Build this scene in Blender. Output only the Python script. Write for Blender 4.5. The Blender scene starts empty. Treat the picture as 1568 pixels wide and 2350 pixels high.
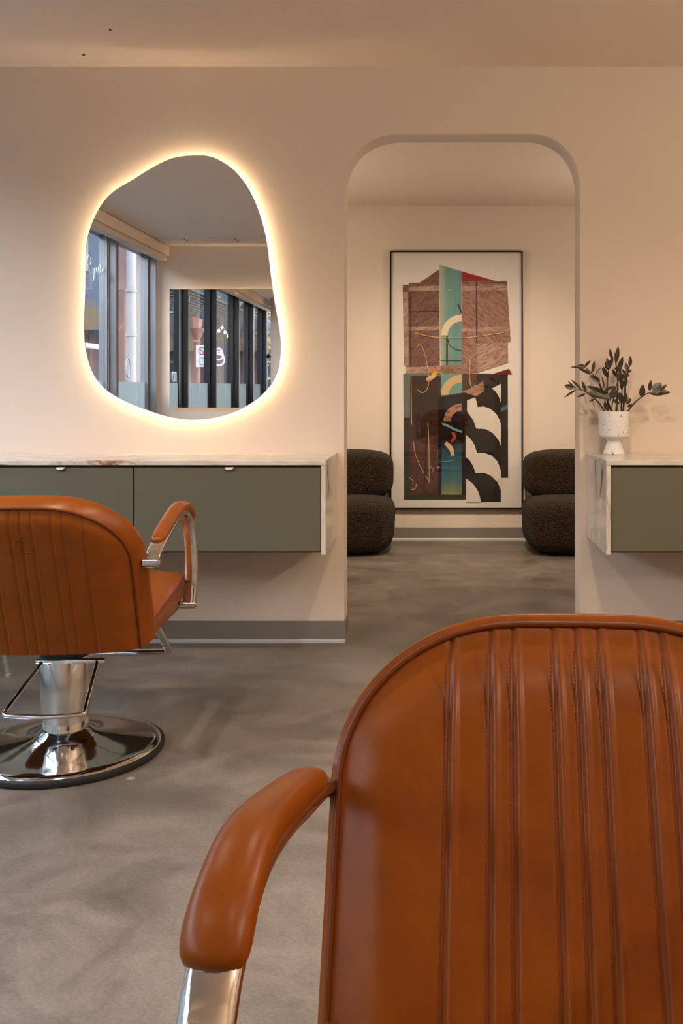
import bpy, bmesh, math, random
from mathutils import Vector, Matrix, Euler
R = math.radians
SC = bpy.context.scene
COL = SC.collection

# ------------------------------------------------------------------ camera, world, light levels
F = 2285.0                      # focal length in pixels of the 1568 x 2350 frame
CX, CY = 985.0, 888.0           # vanishing point of the depth lines
CAMZ = 1.133
cam_d = bpy.data.cameras.new('camera')
cam_d.sensor_fit = 'VERTICAL'; cam_d.sensor_height = 36.0; cam_d.sensor_width = 24.0
cam_d.lens = F * 36.0 / 2350.0
cam_d.shift_x = (784 - CX) / 2350.0
cam_d.shift_y = (CY - 1175) / 2350.0
cam_d.clip_start = 0.05
cam = bpy.data.objects.new('camera', cam_d); COL.objects.link(cam)
cam.location = (0, 0, CAMZ); cam.rotation_euler = (R(90), 0, 0)
SC.camera = cam

SC.view_settings.view_transform = 'Standard'
SC.view_settings.look = 'None'
SC.view_settings.gamma = 1.0
SC.view_settings.use_curve_mapping = False
SC.view_settings.exposure = 0.14
SC.cycles.max_bounces = 7
SC.cycles.diffuse_bounces = 3
SC.cycles.glossy_bounces = 4
SC.cycles.transparent_max_bounces = 12
SC.cycles.sample_clamp_indirect = 8.0
SC.cycles.adaptive_threshold = 0.02
SC.cycles.caustics_reflective = False
SC.cycles.caustics_refractive = False

SKY = 14.5                      # dull daylight outside
SPOT_FRONT, SPOT_REAR, SPOT_BACK = 66.0, 14.0, 18.0
WARM = (1.0, 0.83, 0.64)
LED = 36.0
FILL1, FILL2, FILLB = 68.0, 90.0, 41.0 # added globe pendants, out of view, that lift the brightness of both rooms

world = bpy.data.worlds.new('world'); SC.world = world
world.use_nodes = True
wn = world.node_tree.nodes; wl = world.node_tree.links
wn.clear()
w_out = wn.new('ShaderNodeOutputWorld'); w_bg = wn.new('ShaderNodeBackground')
w_tc = wn.new('ShaderNodeTexCoord'); w_sep = wn.new('ShaderNodeSeparateXYZ'); w_cr = wn.new('ShaderNodeValToRGB')
w_cr.color_ramp.elements[0].position = 0.0; w_cr.color_ramp.elements[0].color = (0.86, 0.88, 0.92, 1)
w_cr.color_ramp.elements[1].position = 0.7; w_cr.color_ramp.elements[1].color = (0.50, 0.64, 0.88, 1)
wl.new(w_tc.outputs['Generated'], w_sep.inputs[0]); wl.new(w_sep.outputs['Z'], w_cr.inputs[0])
wl.new(w_cr.outputs[0], w_bg.inputs['Color']); w_bg.inputs['Strength'].default_value = SKY
wl.new(w_bg.outputs[0], w_out.inputs['Surface'])

# ------------------------------------------------------------------ helpers
def at(x, y, Y):
    """world point seen at photo pixel (x, y) at depth Y"""
    return Vector(((x - CX) / F * Y, Y, CAMZ - (y - CY) / F * Y))

def srgb(r, g, b):
    f = lambda c: (c / 255 / 12.92) if c / 255 <= 0.04045 else ((c / 255 + 0.055) / 1.055) ** 2.4
    return (f(r), f(g), f(b), 1.0)

MATS = {}
def mat(name, color=(0.8, 0.8, 0.8, 1), rough=0.5, metal=0.0, spec=0.5, emit=None, estr=1.0, coat=0.0, sheen=0.0):
    m = bpy.data.materials.new(name); m.use_nodes = True
    b = m.node_tree.nodes['Principled BSDF']
    b.inputs['Base Color'].default_value = color
    b.inputs['Roughness'].default_value = rough
    b.inputs['Metallic'].default_value = metal
    b.inputs['Specular IOR Level'].default_value = spec
    b.inputs['Coat Weight'].default_value = coat
    b.inputs['Sheen Weight'].default_value = sheen
    if emit:
        b.inputs['Emission Color'].default_value = emit; b.inputs['Emission Strength'].default_value = estr
    MATS[name] = m
    return m

def nd(m, t, **kw):
    n = m.node_tree.nodes.new(t)
    for k, v in kw.items():
        if k in n.inputs: n.inputs[k].default_value = v
        else: setattr(n, k, v)
    return n
def ln(m, a, b): m.node_tree.links.new(a, b)
def bsdf(m): return m.node_tree.nodes['Principled BSDF']
def ramp(m, stops):
    n = nd(m, 'ShaderNodeValToRGB'); e = n.color_ramp.elements
    while len(e) < len(stops): e.new(0.5)
    for i, (p, c) in enumerate(stops): e[i].position = p; e[i].color = c
    return n
def coords(m, kind='Object', scale=(1, 1, 1), rot=(0, 0, 0)):
    tc = nd(m, 'ShaderNodeTexCoord'); mp = nd(m, 'ShaderNodeMapping')
    mp.inputs['Scale'].default_value = scale; mp.inputs['Rotation'].default_value = rot
    ln(m, tc.outputs[kind], mp.inputs['Vector'])
    return mp.outputs['Vector']
def noise(m, vec, scale, detail=4, rough=0.55, dist=0.0):
    n = nd(m, 'ShaderNodeTexNoise')
    n.inputs['Scale'].default_value = scale; n.inputs['Detail'].default_value = detail
    n.inputs['Roughness'].default_value = rough; n.inputs['Distortion'].default_value = dist
    ln(m, vec, n.inputs['Vector'])
    return n.outputs['Fac']
def bump(m, h, strength=0.2, dist=0.002):
    b = nd(m, 'ShaderNodeBump'); b.inputs['Strength'].default_value = strength; b.inputs['Distance'].default_value = dist
    ln(m, h, b.inputs['Height']); ln(m, b.outputs[0], bsdf(m).inputs['Normal'])
def mixc(m, fac, a, b, mode='MIX'):
    n = nd(m, 'ShaderNodeMix', data_type='RGBA', blend_type=mode)
    for s, v in ((0, fac), (6, a), (7, b)):
        if hasattr(v, 'links'): ln(m, v, n.inputs[s])
        else: n.inputs[s].default_value = v
    return n.outputs[2]

def link(o, parent=None, label=None, cat=None, group=None, kind=None):
    if o.name not in COL.objects: COL.objects.link(o)
    if parent is not None: o.parent = parent
    if label: o['label'] = label
    if cat: o['category'] = cat
    if group: o['group'] = group
    if kind: o['kind'] = kind
    return o
def thing(name, loc, label, cat, rz=0.0, group=None):
    o = bpy.data.objects.new(name, None); o.empty_display_size = 0.05
    o.location = loc; o.rotation_euler = (0, 0, rz)
    return link(o, None, label, cat, group)
def mesh_obj(name, verts, faces, m, parent=None, smooth=None, **tags):
    me = bpy.data.meshes.new(name)
    me.from_pydata([tuple(v) for v in verts], [], faces); me.update()
    bm = bmesh.new(); bm.from_mesh(me)
    bmesh.ops.recalc_face_normals(bm, faces=bm.faces); bm.to_mesh(me); bm.free()
    if m: me.materials.append(m)
    if smooth is not None:
        me.shade_smooth(); me.set_sharp_from_angle(angle=R(smooth))
    return link(bpy.data.objects.new(name, me), parent, **tags)
def bm_obj(name, bm, m, parent=None, smooth=None, **tags):
    me = bpy.data.meshes.new(name)
    bmesh.ops.recalc_face_normals(bm, faces=bm.faces)
    bm.to_mesh(me); bm.free()
    if m: me.materials.append(m)
    if smooth is not None:
        me.shade_smooth(); me.set_sharp_from_angle(angle=R(smooth))
    return link(bpy.data.objects.new(name, me), parent, **tags)
def box_bm(bm, x0, x1, y0, y1, z0, z1, bevel=0.0, seg=2):
    g = bmesh.ops.create_cube(bm, size=1.0)
    for v in g['verts']:
        v.co = Vector((x0 + (v.co.x + .5) * (x1 - x0), y0 + (v.co.y + .5) * (y1 - y0), z0 + (v.co.z + .5) * (z1 - z0)))
    if bevel:
        es = list({e for v in g['verts'] for e in v.link_edges})
        bmesh.ops.bevel(bm, geom=es, offset=bevel, segments=seg, affect='EDGES', profile=0.5)
def box(name, x0, x1, y0, y1, z0, z1, m, parent=None, bevel=0.0, seg=2, **tags):
    bm = bmesh.new(); box_bm(bm, x0, x1, y0, y1, z0, z1, bevel, seg)
    return bm_obj(name, bm, m, parent, None, **tags)
def catmull(pts, n=8, closed=False):
    P = [Vector(p) for p in pts]; out = []; N = len(P)
    rng = range(N) if closed else range(N - 1)
    for i in rng:
        if closed: a, b, c, d = P[i - 1], P[i], P[(i + 1) % N], P[(i + 2) % N]
        else:
            b, c = P[i], P[i + 1]
            a = P[i - 1] if i else b * 2 - c
            d = P[i + 2] if i + 2 < N else c * 2 - b
        for k in range(n):
            t = k / n
            out.append(0.5 * ((2 * b) + (c - a) * t + (2 * a - 5 * b + 4 * c - d) * t * t + (3 * b - a - 3 * c + d) * t ** 3))
    if not closed: out.append(P[-1])
    return out
def sweep(pts, ra, rb=None, n=12, closed=False, side=None, cap=True, expo=2.0):
    """tube along pts; ra/rb half sizes (number or list) along `side` and across it"""
    N = len(pts); vs = []; fs = []
    rb = ra if rb is None else rb
    L = lambda r, i: r[i] if isinstance(r, (list, tuple)) else r
    prev = None
    for i, p in enumerate(pts):
        if closed: t = pts[(i + 1) % N] - pts[i - 1]
        else: t = pts[min(i + 1, N - 1)] - pts[max(i - 1, 0)]
        t.normalize()
        if side is not None: s = Vector(side) - t * t.dot(Vector(side))
        elif prev is None:
            s = t.cross(Vector((0, 0, 1)))
            if s.length < 1e-3: s = t.cross(Vector((0, 1, 0)))
        else: s = prev - t * t.dot(prev)
        s.normalize(); prev = s
        u = t.cross(s)
        for k in range(n):
            a = 2 * math.pi * k / n
            ca, sa = math.cos(a), math.sin(a)
            ca = math.copysign(abs(ca) ** (2 / expo), ca); sa = math.copysign(abs(sa) ** (2 / expo), sa)
            vs.append(p + s * ca * L(ra, i) + u * sa * L(rb, i))
    for i in range(N if closed else N - 1):
        j = (i + 1) % N
        for k in range(n):
            q = (k + 1) % n
            fs.append((i * n + k, i * n + q, j * n + q, j * n + k))
    if cap and not closed:
        fs.append(tuple(range(n))[::-1]); fs.append(tuple((N - 1) * n + k for k in range(n)))
    return vs, fs
def tube(name, pts, ra, m, parent=None, rb=None, n=12, closed=False, side=None, expo=2.0, smooth=50, **tags):
    vs, fs = sweep([Vector(p) for p in pts], ra, rb, n, closed, side, True, expo)
    return mesh_obj(name, vs, fs, m, parent, smooth, **tags)
def lathe(name, prof, m, parent=None, n=48, loc=(0, 0, 0), smooth=35, **tags):
    vs = []; fs = []
    for r, z in prof:
        for k in range(n):
            a = 2 * math.pi * k / n
            vs.append((loc[0] + r * math.cos(a), loc[1] + r * math.sin(a), loc[2] + z))
    for i in range(len(prof) - 1):
        for k in range(n):
            q = (k + 1) % n
            fs.append((i * n + k, i * n + q, (i + 1) * n + q, (i + 1) * n + k))
    if prof[0][0] > 1e-6: fs.append(tuple(range(n))[::-1])
    if prof[-1][0] > 1e-6: fs.append(tuple((len(prof) - 1) * n + k for k in range(n)))
    bm = bmesh.new()
    me = bpy.data.meshes.new('tmp'); me.from_pydata(vs, [], fs); bm.from_mesh(me); bpy.data.meshes.remove(me)
    bmesh.ops.remove_doubles(bm, verts=bm.verts, dist=1e-6)
    return bm_obj(name, bm, m, parent, smooth, **tags)
def prism(name, poly, y0, y1, m, parent=None, axis='Y', smooth=None, **tags):
    """poly of (x, z) extruded along Y from y0 to y1 (axis 'X': poly is (y, z))"""
    n = len(poly)
    if axis == 'Y': vs = [(p[0], y0, p[1]) for p in poly] + [(p[0], y1, p[1]) for p in poly]
    else: vs = [(y0, p[0], p[1]) for p in poly] + [(y1, p[0], p[1]) for p in poly]
    fs = [tuple(range(n)), tuple(range(n, 2 * n))[::-1]] + [(i, (i + 1) % n, n + (i + 1) % n, n + i) for i in range(n)]
    return mesh_obj(name, vs, fs, m, parent, smooth, **tags)
def copy_tree(o, parent=None):
    c = o.copy(); COL.objects.link(c); c.parent = parent
    for ch in list(o.children): copy_tree(ch, c)
    return c

# ------------------------------------------------------------------ materials
def m_wall(name, c):
    m = mat(name, c, 0.85, spec=0.2)
    v = coords(m, 'Object', (1, 1, 1))
    h = noise(m, v, 240, 3); bump(m, h, 0.08, 0.001)
    return m
WALL = m_wall('wall_paint', (0.76, 0.625, 0.51, 1))
CEIL = m_wall('ceiling_paint', (0.87, 0.71, 0.575, 1))

CONC = mat('polished_concrete', rough=0.42, spec=0.4)
v = coords(CONC, 'Object', (1, 1.15, 1), (0, 0, 0.9))
n1 = noise(CONC, v, 0.9, 6, 0.6, 0.6); n2 = noise(CONC, v, 3.2, 7, 0.68, 0.8); n3 = noise(CONC, v, 110, 4, 0.75)
r1 = ramp(CONC, [(0.28, (0.130, 0.104, 0.082, 1)), (0.5, (0.205, 0.167, 0.135, 1)), (0.74, (0.275, 0.230, 0.192, 1))]); ln(CONC, n1, r1.inputs[0])
r2 = ramp(CONC, [(0.30, (0.58, 0.58, 0.58, 1)), (0.64, (1.16, 1.15, 1.14, 1))]); ln(CONC, n2, r2.inputs[0])
r3 = ramp(CONC, [(0.35, (0.80, 0.80, 0.80, 1)), (0.65, (1.14, 1.14, 1.14, 1))]); ln(CONC, n3, r3.inputs[0])
cc = mixc(CONC, 1.0, r1.outputs[0], r2.outputs[0], 'MULTIPLY'); cc = mixc(CONC, 1.0, cc, r3.outputs[0], 'MULTIPLY')
vo = nd(CONC, 'ShaderNodeTexVoronoi'); vo.inputs['Scale'].default_value = 3.2; ln(CONC, v, vo.inputs['Vector'])
rv = ramp(CONC, [(0.0, (1, 1, 1, 1)), (0.035, (1, 1, 1, 1)), (0.05, (0, 0, 0, 1))]); ln(CONC, vo.outputs['Distance'], rv.inputs[0])
cc = mixc(CONC, rv.outputs[0], cc, (0.34, 0.29, 0.24, 1))
ln(CONC, cc, bsdf(CONC).inputs['Base Color'])
rr = ramp(CONC, [(0.3, (0.33, 0.33, 0.33, 1)), (0.7, (0.52, 0.52, 0.52, 1))]); ln(CONC, n2, rr.inputs[0]); ln(CONC, rr.outputs[0], bsdf(CONC).inputs['Roughness'])
bump(CONC, n3, 0.05, 0.001)

def m_leather(name, c, rough=0.36):
    m = mat(name, c, rough, spec=0.30)
    v = coords(m, 'Object')
    a = noise(m, v, 420, 3, 0.6); b = noise(m, v, 14, 4, 0.6)
    rp = ramp(m, [(0.3, (c[0] * .86, c[1] * .84, c[2] * .8, 1)), (0.7, (c[0] * 1.08, c[1] * 1.08, c[2] * 1.1, 1))]); ln(m, b, rp.inputs[0])
    ln(m, rp.outputs[0], bsdf(m).inputs['Base Color'])
    bump(m, a, 0.12, 0.0006)
    return m
LEATHER = m_leather('tan_leather', (0.245, 0.058, 0.0004, 1))
PIPING = m_leather('leather_piping', (0.15, 0.030, 0.001, 1), 0.42)
THREAD = mat('thread', (0.15, 0.034, 0.001, 1), 0.7)
CHROME = mat('chrome', (0.80, 0.79, 0.77, 1), 0.07, 1.0)
STEEL = mat('brushed_chrome', (0.66, 0.65, 0.63, 1), 0.2, 1.0)
BLACKP = mat('black_rubber', (0.012, 0.012, 0.012, 1), 0.55)
BLACKW = mat('black_stained_wood', (0.012, 0.009, 0.008, 1), 0.75, spec=0.2)
BLACKM = mat('black_metal', (0.018, 0.017, 0.016, 1), 0.4)
GREEN = mat('sage_lacquer', (0.115, 0.104, 0.068, 1), 0.5, spec=0.35)
GREEND = mat('sage_lacquer_carcass', (0.105, 0.097, 0.066, 1), 0.55, spec=0.3)
WHITEM = mat('white_plastic', (0.82, 0.80, 0.77, 1), 0.35)
BASEB = mat('grey_cove_base', (0.23, 0.195, 0.165, 1), 0.3, spec=0.5)
BASET = mat('pale_caulk', (0.55, 0.52, 0.49, 1), 0.4)
MIRROR = mat('mirror_silver', (0.90, 0.90, 0.89, 1), 0.0, 1.0)
MIRBACK = mat('mirror_backing', (0.8, 0.78, 0.74, 1), 0.7)
LEDM = mat('led_strip', (1, 1, 1, 1), 0.5, emit=(1.0, 0.80, 0.54, 1), estr=LED)
LEDW = mat('led_strip_rear', (1, 1, 1, 1), 0.5, emit=(1.0, 0.80, 0.55, 1), estr=LED * 0.6)
LAMP = mat('lamp_lens', (1, 1, 1, 1), 0.5, emit=(WARM[0], WARM[1], WARM[2], 1), estr=4)
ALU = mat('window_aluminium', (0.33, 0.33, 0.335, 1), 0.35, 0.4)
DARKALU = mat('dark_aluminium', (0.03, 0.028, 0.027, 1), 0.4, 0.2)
BOUCLE = mat('brown_boucle', (0.034, 0.023, 0.014, 1), 0.95, spec=0.08, sheen=0.08)
v = coords(BOUCLE, 'Object'); vo = nd(BOUCLE, 'ShaderNodeTexVoronoi'); vo.inputs['Scale'].default_value = 95; ln(BOUCLE, v, vo.inputs['Vector'])
bump(BOUCLE, vo.outputs['Distance'], 1.0, 0.012)
rb_ = ramp(BOUCLE, [(0.0, (0.058, 0.033, 0.013, 1)), (0.7, (0.022, 0.012, 0.005, 1))]); ln(BOUCLE, vo.outputs['Distance'], rb_.inputs[0]); ln(BOUCLE, rb_.outputs[0], bsdf(BOUCLE).inputs['Base Color'])

def m_marble(name, scale, rot, streak, rust=False):
    m = mat(name, rough=0.16, spec=0.5)
    v = coords(m, 'Object', scale, rot)
    a = noise(m, v, 2.2, 8, 0.62, 1.2); b = noise(m, v, 5.0, 6, 0.6, 0.8); c = noise(m, v, 1.1, 5, 0.6, 1.5)
    r = ramp(m, [(0.25, (0.46, 0.39, 0.33, 1)), (0.42, (0.62, 0.54, 0.46, 1)), (0.58, (0.68, 0.61, 0.545, 1)), (0.75, (0.52, 0.49, 0.46, 1))]); ln(m, a, r.inputs[0])
    rs = ramp(m, [(0.0, (0, 0, 0, 1)), (streak, (0, 0, 0, 1)), (streak + 0.05, (1, 1, 1, 1)), (streak + 0.10, (0.2, 0.2, 0.2, 1)), (1.0, (0, 0, 0, 1))]); ln(m, c, rs.inputs[0])
    col = mixc(m, rs.outputs[0], r.outputs[0], (0.27, 0.105, 0.035, 1))
    rb = ramp(m, [(0.35, (0.85, 0.83, 0.8, 1)), (0.6, (1.05, 1.05, 1.05, 1))]); ln(m, b, rb.inputs[0])
    col = mixc(m, 1.0, col, rb.outputs[0], 'MULTIPLY')
    if rust:   # one long rust vein running down from the top front corner
        tc = nd(m, 'ShaderNodeTexCoord'); sp = nd(m, 'ShaderNodeSeparateXYZ'); ln(m, tc.outputs['Object'], sp.inputs[0])
        mt = lambda op, p, q: (lambda n_: ([ln(m, v_, n_.inputs[k]) if hasattr(v_, 'links') else setattr(n_.inputs[k], 'default_value', v_) for k, v_ in enumerate((p, q))], n_.outputs[0])[1])(nd(m, 'ShaderNodeMath', operation=op))
        dz = mt('SUBTRACT', sp.outputs['Z'], 0.755)
        wob = mt('MULTIPLY', mt('SUBTRACT', noise(m, coords(m, 'Object', (1, 1, 1)), 22, 4), 0.5), 0.06)
        dy = mt('ADD', mt('SUBTRACT', mt('SUBTRACT', sp.outputs['Y'], 4.03), mt('MULTIPLY', dz, -0.55)), wob)
        rr_ = mt('ADD', mt('POWER', mt('ABSOLUTE', mt('DIVIDE', dy, 0.026), 0.0), 2.0), mt('POWER', mt('ABSOLUTE', mt('DIVIDE', dz, 0.085), 0.0), 2.0))
        rk = ramp(m, [(0.30, (1, 1, 1, 1)), (0.95, (0, 0, 0, 1))]); ln(m, rr_, rk.inputs[0])
        col = mixc(m, rk.outputs[0], col, (0.30, 0.115, 0.03, 1))
    ln(m, col, bsdf(m).inputs['Base Color'])
    return m
MARBLE = m_marble('marble_top', (1.6, 3.2, 5.0), (0, 0, 0.06), 0.59)
MARBLE_E = m_marble('marble_end', (5.0, 5.0, 1.3), (0.25, 0, 0), 0.57, True)

def m_glass(name, tint=(1, 1, 1, 1), refl=0.9):
    m = bpy.data.materials.new(name); m.use_nodes = True; nt = m.node_tree; nt.nodes.clear()
    o = nd(m, 'ShaderNodeOutputMaterial'); t = nd(m, 'ShaderNodeBsdfTransparent'); g = nd(m, 'ShaderNodeBsdfGlossy'); mx = nd(m, 'ShaderNodeMixShader'); fr = nd(m, 'ShaderNodeFresnel')
    t.inputs['Color'].default_value = tint; g.inputs['Roughness'].default_value = 0.0; g.inputs['Color'].default_value = (refl, refl, refl, 1)
    ge = nd(m, 'ShaderNodeNewGeometry'); mrr = nd(m, 'ShaderNodeMapRange'); mrr.inputs['To Min'].default_value = 1.5; mrr.inputs['To Max'].default_value = 1 / 1.5
    ln(m, ge.outputs['Backfacing'], mrr.inputs['Value']); ln(m, mrr.outputs[0], fr.inputs['IOR'])
    ln(m, fr.outputs[0], mx.inputs[0]); ln(m, t.outputs[0], mx.inputs[1]); ln(m, g.outputs[0], mx.inputs[2]); ln(m, mx.outputs[0], o.inputs['Surface'])
    return m
GLOBE = m_glass('globe_glass', (0.97, 0.95, 0.92, 1))
GLASS = m_glass('window_glass', (0.93, 0.95, 0.95, 1)); ARTGLASS = m_glass('picture_glass', (0.97, 0.96, 0.95, 1))
FILM = bpy.data.materials.new('frosted_film'); FILM.use_nodes = True; FILM.node_tree.nodes.clear()
o = nd(FILM, 'ShaderNodeOutputMaterial'); a = nd(FILM, 'ShaderNodeBsdfTranslucent'); b = nd(FILM, 'ShaderNodeBsdfDiffuse'); c = nd(FILM, 'ShaderNodeBsdfTransparent'); m1 = nd(FILM, 'ShaderNodeMixShader'); m2 = nd(FILM, 'ShaderNodeMixShader')
a.inputs['Color'].default_value = (0.42, 0.44, 0.40, 1); b.inputs['Color'].default_value = (0.62, 0.64, 0.60, 1); m1.inputs[0].default_value = 0.25; m2.inputs[0].default_value = 0.25
ln(FILM, a.outputs[0], m1.inputs[1]); ln(FILM, b.outputs[0], m1.inputs[2]); ln(FILM, m1.outputs[0], m2.inputs[1]); ln(FILM, c.outputs[0], m2.inputs[2]); ln(FILM, m2.outputs[0], o.inputs['Surface'])

# ------------------------------------------------------------------ the room shell
H = 2.552; HB = 2.468
YF = 4.411; YT = 4.569; YB = 7.352; YR = -1.305
YE = 5.55                      # the window wall runs on past the mirror wall into a glazed recess
XW = -2.837                    # glass plane of the window wall
XR = 3.3
box('floor', -2.95, XR, YR - .15, YB + .15, -0.12, 0.0, CONC, kind='structure')
box('ceiling', -3.02, XR, YR - .15, YT, H, H + .12, CEIL, kind='structure')
box('ceiling_recess', -3.02, -2.40, YT, YE + .15, H, H + .12, CEIL, kind='structure')
box('ceiling_back', -2.40, XR, YT, YB + .15, HB, HB + .2, CEIL, kind='structure')

AL, AR, AT = -0.376, 0.669, 2.255
def arch_pts():
    pts = []
    rx, ry, n = 0.27, 0.25, 2.25
    N = 28
    for k in range(N + 1):         # right jamb up to the top
        t = math.pi / 2 * k / N
        c, s = math.cos(t) ** (2 / n), math.sin(t) ** (2 / n) if k else 0.0
        pts.append((AR - rx * .88 + rx * .88 * c, AT - ry + ry * s))
    for k in range(N + 1):
        t = math.pi / 2 * (1 - k / N)
        c = math.cos(t) ** (2 / n) if k else 0.0
        s = math.sin(t) ** (2 / n) if k < N else 0.0
        pts.append((AL + rx - rx * c, AT - ry + ry * s))
    return pts
XFL = -2.45
poly = [(XFL, 0), (XFL, H), (XR, H), (XR, 0), (AR, 0)] + arch_pts() + [(AL, 0)]
prism('wall_front', poly, YF, YT, WALL, smooth=30, kind='structure')
box('wall_back', -2.4, XR, YB, YB + .15, 0, HB, WALL, kind='structure')
box('wall_rear', -2.95, XR, YR - .15, YR, 0, H, WALL, kind='structure')
box('wall_right', XR, XR + .12, YR - .15, YB + .15, -.12, H + .12, WALL, kind='structure')
box('wall_left', -2.52, -2.4, YT, YB + .15, 0, H, WALL, kind='structure')

# cove base: flat strip with a toe that flares at the floor
def cove(name, path, m_=BASEB, toe=None):
    """path of (x, y, nx, ny): points along the wall face with the outward normal (mitred)"""
    prof = [(0.0, 0.097), (0.004, 0.098), (0.006, 0.095), (0.006, 0.016), (0.008, 0.010), (0.010, 0.007), (0.010, 0.0), (0.0, 0.0)]
    n = len(prof); vs = []; fs = []
    for (x, y, nx, ny) in path:
        for d, z in prof: vs.append((x + nx * d, y + ny * d, z))
    for i in range(len(path) - 1):
        for k in range(n):
            q = (k + 1) % n; fs.append((i * n + k, i * n + q, (i + 1) * n + q, (i + 1) * n + k))
    fs += [tuple(range(n)), tuple((len(path) - 1) * n + k for k in range(n))]
    b = mesh_obj(name, vs, fs, m_, None, kind='structure')
    path = toe or path
    vs = []; fs = []; prof = [(0.0065, 0.0175), (0.009, 0.0125), (0.0125, 0.0095), (0.013, 0.0005), (0.009, 0.0)]; n = 5
    for (x, y, nx, ny) in path:
        for d, z in prof: vs.append((x + nx * d, y + ny * d, z))
    for i in range(len(path) - 1):
        for k in range(n):
            q = (k + 1) % n; fs.append((i * n + k, i * n + q, (i + 1) * n + q, (i + 1) * n + k))
    fs += [tuple(range(n)), tuple((len(path) - 1) * n + k for k in range(n))]
    mesh_obj('toe_strip', vs, fs, BASET, b)
    return b
cove('baseboard_front_left', [(XFL, YF, 0, -1), (AL, YF, 1, -1), (AL, YT, 1, 0)], toe=[(XFL, YF, 0, -1), (AL + .004, YF, 0, -1)])
cove('baseboard_front_right', [(AR, YT, -1, 0), (AR, YF, -1, -1), (XR, YF, 0, -1)], toe=[(AR - .004, YF, 0, -1), (XR, YF, 0, -1)])
cove('baseboard_back', [(-2.4, YB, 0, -1), (XR, YB, 0, -1)])
cove('baseboard_rear', [(XR, YR, 0, 1), (-2.7, YR, 0, 1)])

# ------------------------------------------------------------------ window wall on the left (seen in the mirror)
MUL = [YR + 0.06, YR + 1.32, YR + 2.82, YR + 4.34, YR + 5.52, YE - 0.06]
for i in range(5):
    y0, y1 = MUL[i], MUL[i + 1]
    w = bpy.data.objects.new('window_%d' % (i + 1), None); link(w, kind='structure')
    box('frame', XW - .05, XW + .04, y0, y1, 0.0, 0.07, DARKALU, w)
    box('frame', XW - .05, XW + .04, y0, y1, 2.44, H, DARKALU, w)
    for yy, sgn in ((y0, 1), (y1, -1)):
        a_, b_ = sorted((yy, yy + sgn * .030))
        box('mullion', XW - .05, XW + .105, a_, b_, 0.07, 2.44, DARKALU if sgn < 0 else ALU, w, bevel=.003)  # pale and dark finishes paint in the mullions' lit and shaded sides
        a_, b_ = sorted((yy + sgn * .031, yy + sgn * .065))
        box('sash', XW - .03, XW + .035, a_, b_, 0.07, 2.44, DARKALU if sgn < 0 else ALU, w)  # same lit and shaded colours as the mullion beside it
    box('glass_pane', XW - .003, XW + .003, y0 + .05, y1 - .05, 0.07, 2.44, GLASS, w)
    box('frosted_film', XW + .004, XW + .0055, y0 + .066, y1 - .066, 0.075, 1.18, FILM, w)
# white marks drawn on the glass: an illegible script, a ring, two bubble letters
MARK = mat('white_glass_paint', (0.75, 0.75, 0.75, 1), 0.6)
def on_glass(name, win, yz, r=.004, closed=False):
    P = [Vector((XW + .0065, y, z)) for y, z in yz]
    tube(name, catmull(P, 6, closed), r, MARK, bpy.data.objects[win], n=6, closed=closed)
on_glass('glass_script', 'window_2', [(.50, 2.16), (.47, 2.22), (.43, 2.23), (.40, 2.19), (.43, 2.15), (.47, 2.15), (.42, 2.10), (.36, 2.02), (.33, 2.06), (.31, 2.14), (.28, 2.10), (.26, 2.15), (.23, 2.10), (.21, 2.16), (.18, 2.09), (.16, 2.19), (.13, 2.12), (.10, 2.17)])
on_glass('glass_ring', 'window_1', [(-.62 + .055 * math.cos(a), 1.31 + .085 * math.sin(a)) for a in [math.pi * k / 5 for k in range(10)]], .005, True)
on_glass('glass_letter', 'window_1', [(-.245 + .042 * math.cos(a), 1.245 + .055 * math.sin(a)) for a in [math.pi * k / 5 for k in range(10)]], .006, True)
on_glass('glass_letter', 'window_1', [(-.178, 1.19), (-.176, 1.27), (-.168, 1.295), (-.155, 1.27), (-.152, 1.20), (-.145, 1.28), (-.132, 1.30), (-.12, 1.27), (-.115, 1.19)], .006)
w = bpy.data.objects.new('window_6', None); link(w, kind='structure')
for nm, x0, x1, z0, z1 in (('frame', XW, XFL - .07, 0, .07), ('frame', XW, XFL - .07, 2.42, H), ('transom', XW, XFL - .07, 1.62, 1.68), ('mullion', XW - .05, XW + .09, .07, 2.42)):
    box(nm, x0, x1, YE + .02, YE + .12, z0, z1, DARKALU, w)
box('glass_pane', XW + .09, XFL - .07, YE + .067, YE + .073, .07, 2.42, GLASS, w)
tr = box('trim_1', XW - .02, -2.62, YR, YE, 2.452, H - .004, CEIL, kind='structure', bevel=.004)
ca = thing('roller_blind_cassette', (0, 0, 0), 'long beige roller blind cassette under the soffit above the windows, seen in the mirror', 'blind')
box('cassette', -2.73, -2.64, YR + .02, YE - .02, 2.405, 2.452, WALL, ca, bevel=.006)
for i, yy in enumerate((0.36, 0.40, 0.44, 0.47, -0.52, -0.49, -0.45, 1.9, 1.95, 3.2, 3.25)):
    box('blind_cord', -2.70, -2.6985, yy, yy + .0015, .9 + .05 * (i % 3), 2.41, WHITEM, ca)
for k, (x0, x1, lab) in enumerate(((-2.60, -2.35, 'flush square ceiling access panel nearer the windows, seen in the mirror'), (-2.10, -1.86, 'flush square ceiling access panel further from the windows, seen in the mirror'))):
    p = thing('access_panel', (0, 0, 0), lab, 'access panel', group='ceiling access panels')
    box('cover', x0, x1, -.98, -.74, H - .006, H - .001, CEIL, p, bevel=.001)
    box('shadow_gap', x0 - .006, x1 + .006, -.986, -.734, H - .0025, H, GREEND, p)

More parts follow.
